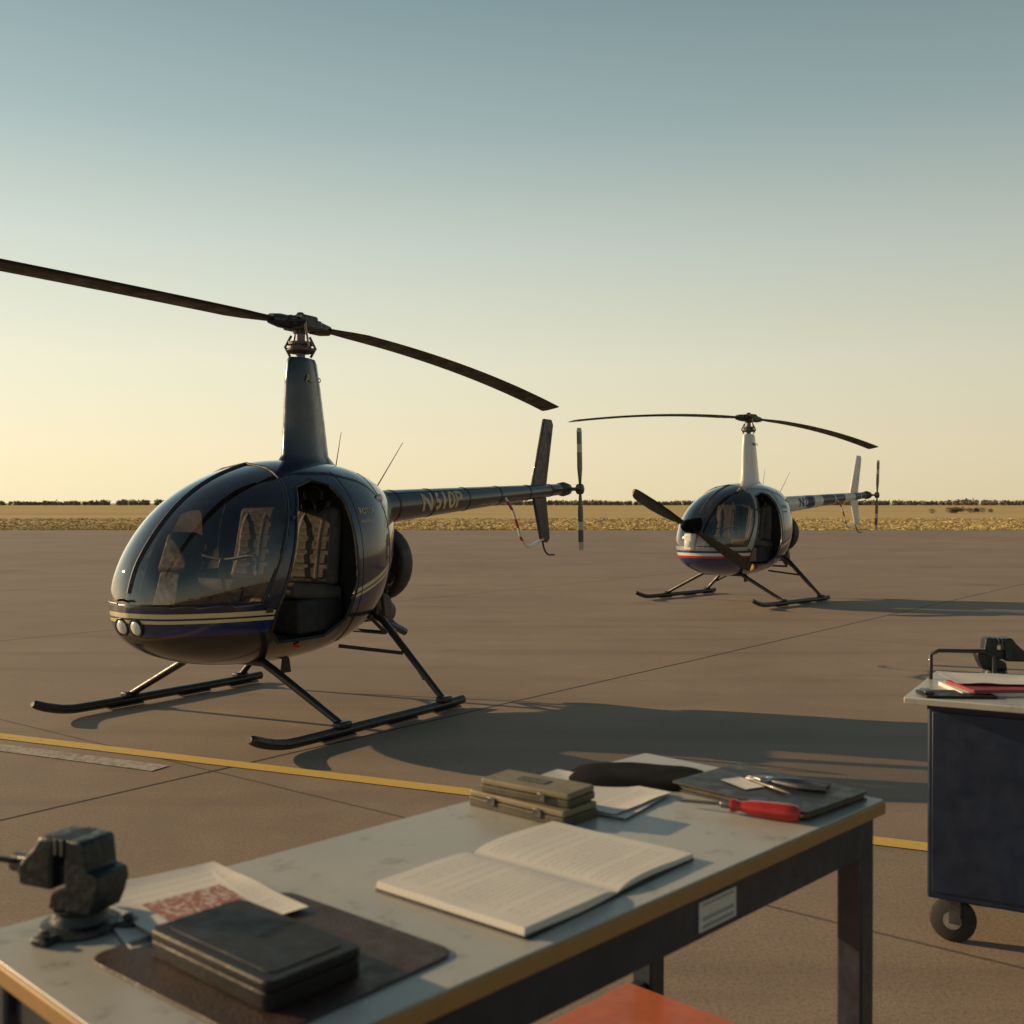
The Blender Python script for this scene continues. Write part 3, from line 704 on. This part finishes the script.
def inkmat(name,nl,axis=1,paper=(.64,.62,.56),ink=(.10,.10,.13),thick=.28,amount=.5,ext=None,red=None,ks=.40):
    m,nt,b=newmat(name); N=NT(nt); tc=N.n('ShaderNodeTexCoord'); o=tc.outputs['Generated']; s=N.sep(o)
    u=s[1-axis] if axis<2 else s[0]; v=s[axis]
    row=N.math('MULTIPLY',v,nl); fr=N.math('FRACT',row); fl=N.math('FLOOR',row)
    cb=N.n('ShaderNodeCombineXYZ'); N.l(N.math('MULTIPLY',u,90),cb.inputs[0]); N.l(N.math('MULTIPLY',fl,7.3),cb.inputs[1]); N.l(N.math('MULTIPLY',fr,4),cb.inputs[2])
    w=N.noise(cb.outputs[0],1.2,3,.7)
    band=N.math('MULTIPLY',N.math('GREATER_THAN',fr,.35),N.math('LESS_THAN',fr,.35+thick*1.4))
    k=N.math('MULTIPLY',band,N.math('GREATER_THAN',w,amount))
    rowlen=N.n('ShaderNodeTexWhiteNoise',noise_dimensions='1D'); N.l(fl,rowlen.inputs['W'])
    k=N.math('MULTIPLY',k,N.math('LESS_THAN',rowlen.outputs['Value'],.82))
    mg=N.math('MULTIPLY',N.math('GREATER_THAN',u,.07),N.math('LESS_THAN',u,.93))
    mg2=N.math('MULTIPLY',N.math('GREATER_THAN',v,.06),N.math('LESS_THAN',v,.93))
    if ext=='spine':
        mg=N.math('MULTIPLY',mg,N.math('GREATER_THAN',N.math('ABSOLUTE',N.math('SUBTRACT',u,.5)),.035))
    k=N.math('MULTIPLY',k,N.math('MULTIPLY',mg,mg2))
    c=N.mix(N.math('MULTIPLY',k,ks),paper,ink)
    if ext=='spine':
        rl=N.math('LESS_THAN',N.math('ABSOLUTE',N.math('SUBTRACT',fr,.9)),.05); c=N.mix(N.math('MULTIPLY',rl,.25),c,(.25,.32,.45))
    if red:
        bx=N.math('MULTIPLY',N.math('MULTIPLY',N.math('GREATER_THAN',s[0],.2),N.math('LESS_THAN',s[0],.8)),N.math('MULTIPLY',N.math('GREATER_THAN',s[1],.35),N.math('LESS_THAN',s[1],.66)))
        vn=N.noise(o,26,2); c=N.mix(N.math('MULTIPLY',bx,N.ramp(vn,[(.42,.35),(.5,.95)])),c,(.26,.07,.055))
    nz=N.noise(o,5,4); c=N.mix(N.math('MULTIPLY',nz,.12),c,(.45,.40,.30))
    N.l(c,b.inputs['Base Color']); setp(b,Roughness=.85); return m
def sheet(name,sx,sy,loc,rz,mat,curl=.004,seed=0,thick=.0006):
    nx,ny=14,18; V=[];F=[]
    for k in (1,0):
        for j in range(ny+1):
            for i in range(nx+1):
                x=(i/nx-.5)*sx;y=(j/ny-.5)*sy
                e=max(abs(i/nx-.5),abs(j/ny-.5))*2
                z=.0008+curl*max(0,noise.noise((x*7+seed,y*7,seed)))*e**2+curl*.6*e**6
                V.append((x,y,z+thick*k))
    W1=(nx+1)*(ny+1)
    for j in range(ny):
        for i in range(nx):
            q=[j*(nx+1)+i,j*(nx+1)+i+1,(j+1)*(nx+1)+i+1,(j+1)*(nx+1)+i]; F.append(tuple(q)); F.append(tuple(W1+t for t in q[::-1]))
    bd=[i for i in range(nx+1)]+[(j)*(nx+1)+nx for j in range(1,ny+1)]+[ny*(nx+1)+i for i in range(nx-1,-1,-1)]+[j*(nx+1) for j in range(ny-1,0,-1)]
    for a,b2 in zip(bd,bd[1:]+bd[:1]): F.append((a,b2,W1+b2,W1+a))
    return mesh(name,V,F,mat,None,True,loc,(0,0,rz))
M['ink1']=inkmat('printed_page',26)
M['ink2']=inkmat('ruled_page',26,axis=1,ext='spine',amount=.50)
M['ink3']=inkmat('printed_form',22,red=True)
box('label_plate',(.11,.003,.05),(1.02,.0145,TZ-.070),inkmat('label_print',4,axis=2,thick=.4,amount=.4,paper=(.55,.55,.5),ks=.7),W,bevel=.001)

NB=empty('open_notebook',T(.79,.205),TR+R(4))
rrect('cover',.455,.312,.003,.006,M['bookblk'],NB,(0,0,.0005),0,.001)
prof=[]
for k in range(41):
    t=k/40*2-1; a=abs(t); x=t*.222
    z=.0045+.013*(1-math.exp(-a*9))*(1-.25*a)
    if t>0: z*=.8
    prof.append((x,z))
V=[];F=[]
for y in np.linspace(-.150,.150,13):
    y=float(y)
    for x,z in prof: V.append((x,y+.004*math.sin(x*20),z+.0012*noise.noise((x*12,y*12,1))))
nn=41
for j in range(12):
    for i in range(40): F.append((j*nn+i,j*nn+i+1,(j+1)*nn+i+1,(j+1)*nn+i))
o0=len(V)
bd=[i for i in range(nn)]+[j*nn+nn-1 for j in range(1,13)]+[12*nn+i for i in range(nn-2,-1,-1)]+[j*nn for j in range(11,0,-1)]
for i in bd: V.append((V[i][0]*1.01,V[i][1]*1.005,.0038))
for k in range(len(bd)): F.append((bd[k],bd[(k+1)%len(bd)],o0+(k+1)%len(bd),o0+k))
mesh('pages',V,F,M['ink2'],NB)
CS=empty('instrument_case_stack',T(1.055,.47),TR+R(2))
rrect('lower_case_base',.105,.25,.018,.006,M['olive'],CS,(0,0,0),0,.002)
rrect('lower_case_lid',.103,.248,.012,.006,M['tan'],CS,(0,0,.019),0,.003)
rrect('upper_case_base',.095,.215,.014,.006,M['olive'],CS,(.006,-.008,.032),R(5),.002)
rrect('upper_case_lid',.093,.213,.012,.006,M['tan'],CS,(.006,-.008,.047),R(5),.003)
for y in (-.06,.06):
    box('latch_%d'%(y*100),(.004,.02,.016),(-.054,y,.018),M['steel'],CS,bevel=.001); box('upper_latch_%d'%(y*100),(.004,.018,.014),(-.043,y,.046),M['steel'],CS,bevel=.001)
rrect('name_plate',.03,.07,.001,.004,M['olive'],CS,(.006,0,.0595),R(5),.0003)
sheet('paper_sheet',.21,.297,T(1.20,.46,.0),TR+R(12),M['ink1'],.006,1)
sheet('paper_sheet',.21,.297,T(1.22,.475,.002),TR+R(4),M['ink1'],.008,2)
sheet('printed_form',.20,.28,T(.30,.515,.0),TR+R(-12),M['ink1'],.005,4)
sheet('printed_form',.215,.29,T(.325,.49,.003),TR+R(-3),M['ink3'],.007,3)
def capmesh():
    V=[];F=[];nr,na=14,64
    for k in (1,0):
        for i in range(nr+1):
            r=i/nr
            for j in range(na):
                t=2*math.pi*j/na; c,s=math.cos(t),math.sin(t)
                q=(abs(c)**3.2+abs(s)**3.2)**(-1/3.2)
                rx=.158*q; ry=.102*q*(1+.03*math.cos(2*t+.5))
                x=rx*r*c; y=ry*r*s
                z=.004+.016*(1-r**6)*(1+.20*noise.noise((x*14,y*14,2)))+.0022*math.sin(x*42+y*25)*(1-r*r)
                if k==0: z=.0005 if i<nr else .003
                V.append((x,y,z))
    for k in (0,1):
        o=k*(nr+1)*na
        for i in range(nr):
            for j in range(na):
                q=(o+i*na+j,o+i*na+(j+1)%na,o+(i+1)*na+(j+1)%na,o+(i+1)*na+j); F.append(q if k==0 else q[::-1])
    o=(nr+1)*na
    for j in range(na): F.append((nr*na+j,nr*na+(j+1)%na,o+nr*na+(j+1)%na,o+nr*na+j))
    return V,F
CP=empty('black_cap',T(1.405,.47),R(-10))
V,F=capmesh(); mesh('crown',V,F,M['cloth'],CP)
V=[];F=[]
for i in range(19):
    t=R(-65+i*130/18)
    for r,z in ((1.0,.010),(1.2,.007),(1.32,.003)): V.append((.12*r*math.cos(t)+.025,.090*r*math.sin(t)*.9,z))
F=[(i*3+k,i*3+k+1,(i+1)*3+k+1,(i+1)*3+k) for i in range(18) for k in range(2)]
br=mesh('brim',V,F,M['cloth'],CP); sm=br.modifiers.new('s','SOLIDIFY'); sm.thickness=.003
BD=empty('binder',T(1.485,.195),TR+R(-3))
rrect('back_cover',.235,.33,.004,.010,M['binder'],BD,(0,0,.0),0,.001)
rrect('page_block',.222,.318,.010,.004,M['olive'],BD,(0,0,.0042),0,.0005)
rrect('front_cover',.235,.33,.004,.010,M['binder'],BD,(0,0,.0145),0,.0012)
BZ=.0186
PN=empty('ballpoint_pen',T(1.47,.19,BZ+.005),TR+R(70))
lathe('barrel',[(.001,-.075),(.003,-.06),(.0045,-.05),(.0048,.05),(.004,.062),(.002,.064)],M['black'],PN,16,'X'); tube('clip',[(.06,0,.005),(.03,0,.007),(.02,0,.006)],.0012,M['alu'],PN,nseg=6)
PL=empty('pliers',T(1.50,.20,BZ+.007),TR+R(105))
for s in (1,-1):
    tube('handle_%d'%(s+1),[(0,0,0),(-.03,.012*s,0),(-.07,.022*s,0),(-.12,.016*s,0)],[.005,.006,.007,.006],M['steel'],PL,sm=True)
    tube('jaw_%d'%(s+1),[(-.005,-.004*s,0),(.015,.008*s,0),(.05,.002*s,0)],[.007,.008,.003],M['alu'],PL,sm=True)
lathe('pivot',[(.008,-.008),(.009,.0),(.008,.008)],M['alu'],PL,16,'Z')
sheet('white_tag',.05,.085,T(1.46,.24,BZ),TR+R(-20),M['paper'],.002,8)
SD=empty('screwdriver',T(1.325,.115,.0175),math.atan2(T(1.285,.285)[1]-T(1.35,.05)[1],T(1.285,.285)[0]-T(1.35,.05)[0]))
pr=[(.003,-.075),(.012,-.073),(.0165,-.066),(.0175,-.045),(.0165,-.01),(.0150,.02),(.011,.035),(.010,.045),(.014,.052),(.013,.060),(.006,.063)]
V,F=lathe_vf(pr,24,'X')
V=[Vector((v.x,v.y*(1-.08*abs(math.sin(3*math.atan2(v.z,v.y)))),v.z*(1-.08*abs(math.sin(3*math.atan2(v.z,v.y)))))) for v in V]
mesh('handle',V,F,M['red'],SD)
lathe('ferrule',[(.0075,.058),(.0075,.078),(.005,.082)],M['steel'],SD,16,'X'); tube('shaft',[(.075,0,0),(.16,0,-.004),(.172,0,-.0045)],[.0034,.0034,.002],M['steel'],SD)
LM=rrect('leather_mat',.335,.37,.004,.03,M['leather'],None,T(.298,.245),TR+R(4),.0015)
BB=empty('black_case',T(.262,.235,.0042),TR+R(3))
rrect('case_base',.150,.265,.022,.016,M['bookblk'],BB,(0,0,0),0,.002)
rrect('case_lid',.151,.266,.014,.016,M['bookblk'],BB,(0,0,.0222),0,.003)
rrect('lid_panel',.115,.225,.0012,.012,M['bookblk'],BB,(0,0,.0363),0,.0006)
def vise(loc,rz,sc=1.0):
    E=empty('bench_vise',loc,rz); E.scale=(sc,)*3; g=M['viseg']
    lathe('base',[(.060,0),(.062,.004),(.060,.012),(.046,.016),(.040,.030),(.042,.036)],g,E,32)
    for k in range(3):
        a=R(30+120*k); box('lug_%d'%k,(.05,.034,.012),(.062*math.cos(a),.062*math.sin(a),.006),g,E,(0,0,a),bevel=.005,seg=3)
        lathe('bolt_%d'%k,[(.008,0),(.008,.007),(.005,.009)],M['steel'],E,6,'Z',(.074*math.cos(a),.074*math.sin(a),.012))
    pf=[(-.035,.036),(.050,.036),(.062,.060),(.070,.085),(.066,.100),(.045,.104),(.040,.145),(.034,.150),(.004,.150),(.0,.142),(.0,.075),(-.030,.062)]
    V=[(x,.034,z) for x,z in pf]+[(x,-.034,z) for x,z in pf]; n=len(pf)
    mesh('fixed_body',V,[tuple(range(n)),tuple(range(n,2*n))[::-1]]+[(i,(i+1)%n,n+(i+1)%n,n+i) for i in range(n)],g,E,True,None,None,.007,3)
    box('slide_bar',(.15,.036,.034),(-.045,0,.088),g,E,bevel=.005)
    pf=[(-.026,.066),(-.026,.112),(-.018,.150),(-.052,.150),(-.066,.130),(-.085,.112),(-.098,.100),(-.098,.066)]
    V=[(x,.036,z) for x,z in pf]+[(x,-.036,z) for x,z in pf]; n=len(pf)
    mesh('moving_jaw',V,[tuple(range(n)),tuple(range(n,2*n))[::-1]]+[(i,(i+1)%n,n+(i+1)%n,n+i) for i in range(n)],g,E,True,None,None,.007,3)
    for x in (-.0035,-.0165): box('jaw_plate_%d'%(-x*1e4),(.006,.074,.026),(x-.0,0,.137),M['steel'],E,bevel=.001)
    lathe('screw',[(.011,-.145),(.016,-.14),(.016,-.112),(.011,-.108),(.011,.0)],M['steel'],E,20,'X',(0,0,.088))
    tube('handle_bar',[(-.128,.065,.06),(-.128,-.065,.116)],.005,M['steel'],E)
    for p in ((-.128,.067,.059),(-.128,-.067,.117)): lathe('handle_knob_%d'%(p[1]*1000),[(.002,-.009),(.008,-.006),(.009,0),(.008,.006),(.002,.009)],M['steel'],E,16,'Z',p)
    return E
vise(T(.165,.53),R(-24),.90)

# ------------------------------------------------------------------ tool cart
CR=R(-30); CX,CY=1.32,3.49
def Cw(x,y,z=0): return (CX+x*math.cos(CR)-y*math.sin(CR),CY+x*math.sin(CR)+y*math.cos(CR),z)
C=empty('tool_cart',(CX,CY,0),CR)
box('cabinet',(.80,.50,.62),(.40,.25,.455),M['navycart'],C,bevel=.008,seg=3)
box('front_panel',(.77,.006,.57),(.40,-.0035,.455),M['navycart'],C,bevel=.003)
box('panel_lip',(.80,.012,.016),(.40,-.007,.755),M['navycart'],C,bevel=.003)
box('worktop',(.92,.62,.022),(.40,.24,.779),M['lam'],C,bevel=.004)
for x in (.07,.73):
    for y in (.06,.44):
        nm='%d%d'%(x*10,y*10)
        lathe('caster_wheel_'+nm,[(.02,-.018),(.062,-.017),(.070,-.010),(.070,.010),(.062,.017),(.02,.018)],M['rubber'],C,28,'Y',(x,y,.070))
        lathe('caster_hub_'+nm,[(.005,-.021),(.028,-.020),(.030,0),(.028,.020),(.005,.021)],M['alu'],C,20,'Y',(x,y,.070))
        for s in (-1,1): box('fork_%s_%d'%(nm,s+1),(.035,.004,.085),(x+.008,y+s*.026,.105),M['steel'],C,bevel=.001)
        box('caster_plate_'+nm,(.08,.075,.006),(x+.012,y,.144),M['steel'],C,bevel=.001)
tube('push_handle',[(-.045,.34,.79),(-.045,.34,.875),(-.02,.345,.89),(.12,.40,.89),(.15,.41,.875),(.15,.41,.79)],.007,M['black'],C)
CT=.79
rrect('document_stack',.30,.215,.012,.003,M['paper'],None,Cw(.18,.20,CT),CR+R(28),.0005)
rrect('red_folder',.29,.20,.010,.006,M['folderred'],None,Cw(.20,.19,CT+.0125),CR+R(33),.002)
sheet('paper_sheet',.30,.21,Cw(.17,.25,CT+.023),CR+R(24),M['ink1'],.010,12)
K=empty('clipboard',Cw(.08,.035,CT+.0005),CR+R(26))
rrect('board',.22,.12,.008,.01,M['bookblk'],K,(0,0,0),0,.002); box('clip',(.03,.06,.010),(-.09,0,.013),M['steel'],K,bevel=.003)
vise(Cw(.145,.475,CT),CR+R(200),.95)

# ------------------------------------------------------------------ camera, light, sky
cam=bpy.data.cameras.new('camera'); co=bpy.data.objects.new('camera',cam); COL.objects.link(co)
co.location=(0,0,1.4); co.rotation_euler=(R(90)-math.atan(9/1100),0,0)
cam.lens=1100/1024*36; cam.sensor_width=36; cam.clip_start=.05; cam.clip_end=8000
cam.dof.use_dof=True; cam.dof.focus_distance=7.5; cam.dof.aperture_fstop=5.6
scene.camera=co
EL=R(17); az=Vector((-.94,.34)).normalized()
Ld=-Vector((az.x*math.cos(EL),az.y*math.cos(EL),math.sin(EL)))
sl=bpy.data.lights.new('sun','SUN'); sl.energy=5.0; sl.angle=R(.5); sl.color=(1,.69,.38)
so=bpy.data.objects.new('sun',sl); so.rotation_euler=Ld.to_track_quat('-Z','Y').to_euler(); COL.objects.link(so)
w=bpy.data.worlds.new('World'); scene.world=w; w.use_nodes=True; nt=w.node_tree; N=NT(nt)
bg=nt.nodes['Background']; sk=nt.nodes.new('ShaderNodeTexSky'); sk.sky_type='NISHITA'; sk.sun_disc=False
sk.sun_elevation=EL; sk.sun_rotation=math.atan2(az.x,az.y); sk.air_density=1.0; sk.dust_density=1.5; sk.ozone_density=1.0; sk.altitude=100
tc=N.n('ShaderNodeTexCoord'); s=N.sep(tc.outputs['Generated'])
z=N.math('MAXIMUM',s[2],0.0)
hz=N.ramp(z,[(0.,(.92,.79,.50)),(.05,(.92,.80,.54)),(.12,(.84,.80,.59)),(.22,(.62,.67,.57)),(.32,(.37,.47,.45)),(.44,(.205,.305,.32)),(.7,(.08,.12,.15)),(1.,(.05,.08,.11))])
dt=N.math('ADD',N.math('MULTIPLY',s[0],az.x),N.math('MULTIPLY',s[1],az.y))
k=N.math('ADD',.88,N.math('MULTIPLY',dt,.36))
sc=N.n('ShaderNodeVectorMath',operation='SCALE'); N.l(hz,sc.inputs[0]); N.l(N.math('MULTIPLY',k,10.0),sc.inputs['Scale'])
col=N.mix(.86,sk.outputs[0],sc.outputs[0])
nt.links.new(col,bg.inputs[0]); bg.inputs[1].default_value=.10
scene.view_settings.view_transform='Standard'; scene.view_settings.look='None'; scene.view_settings.exposure=0
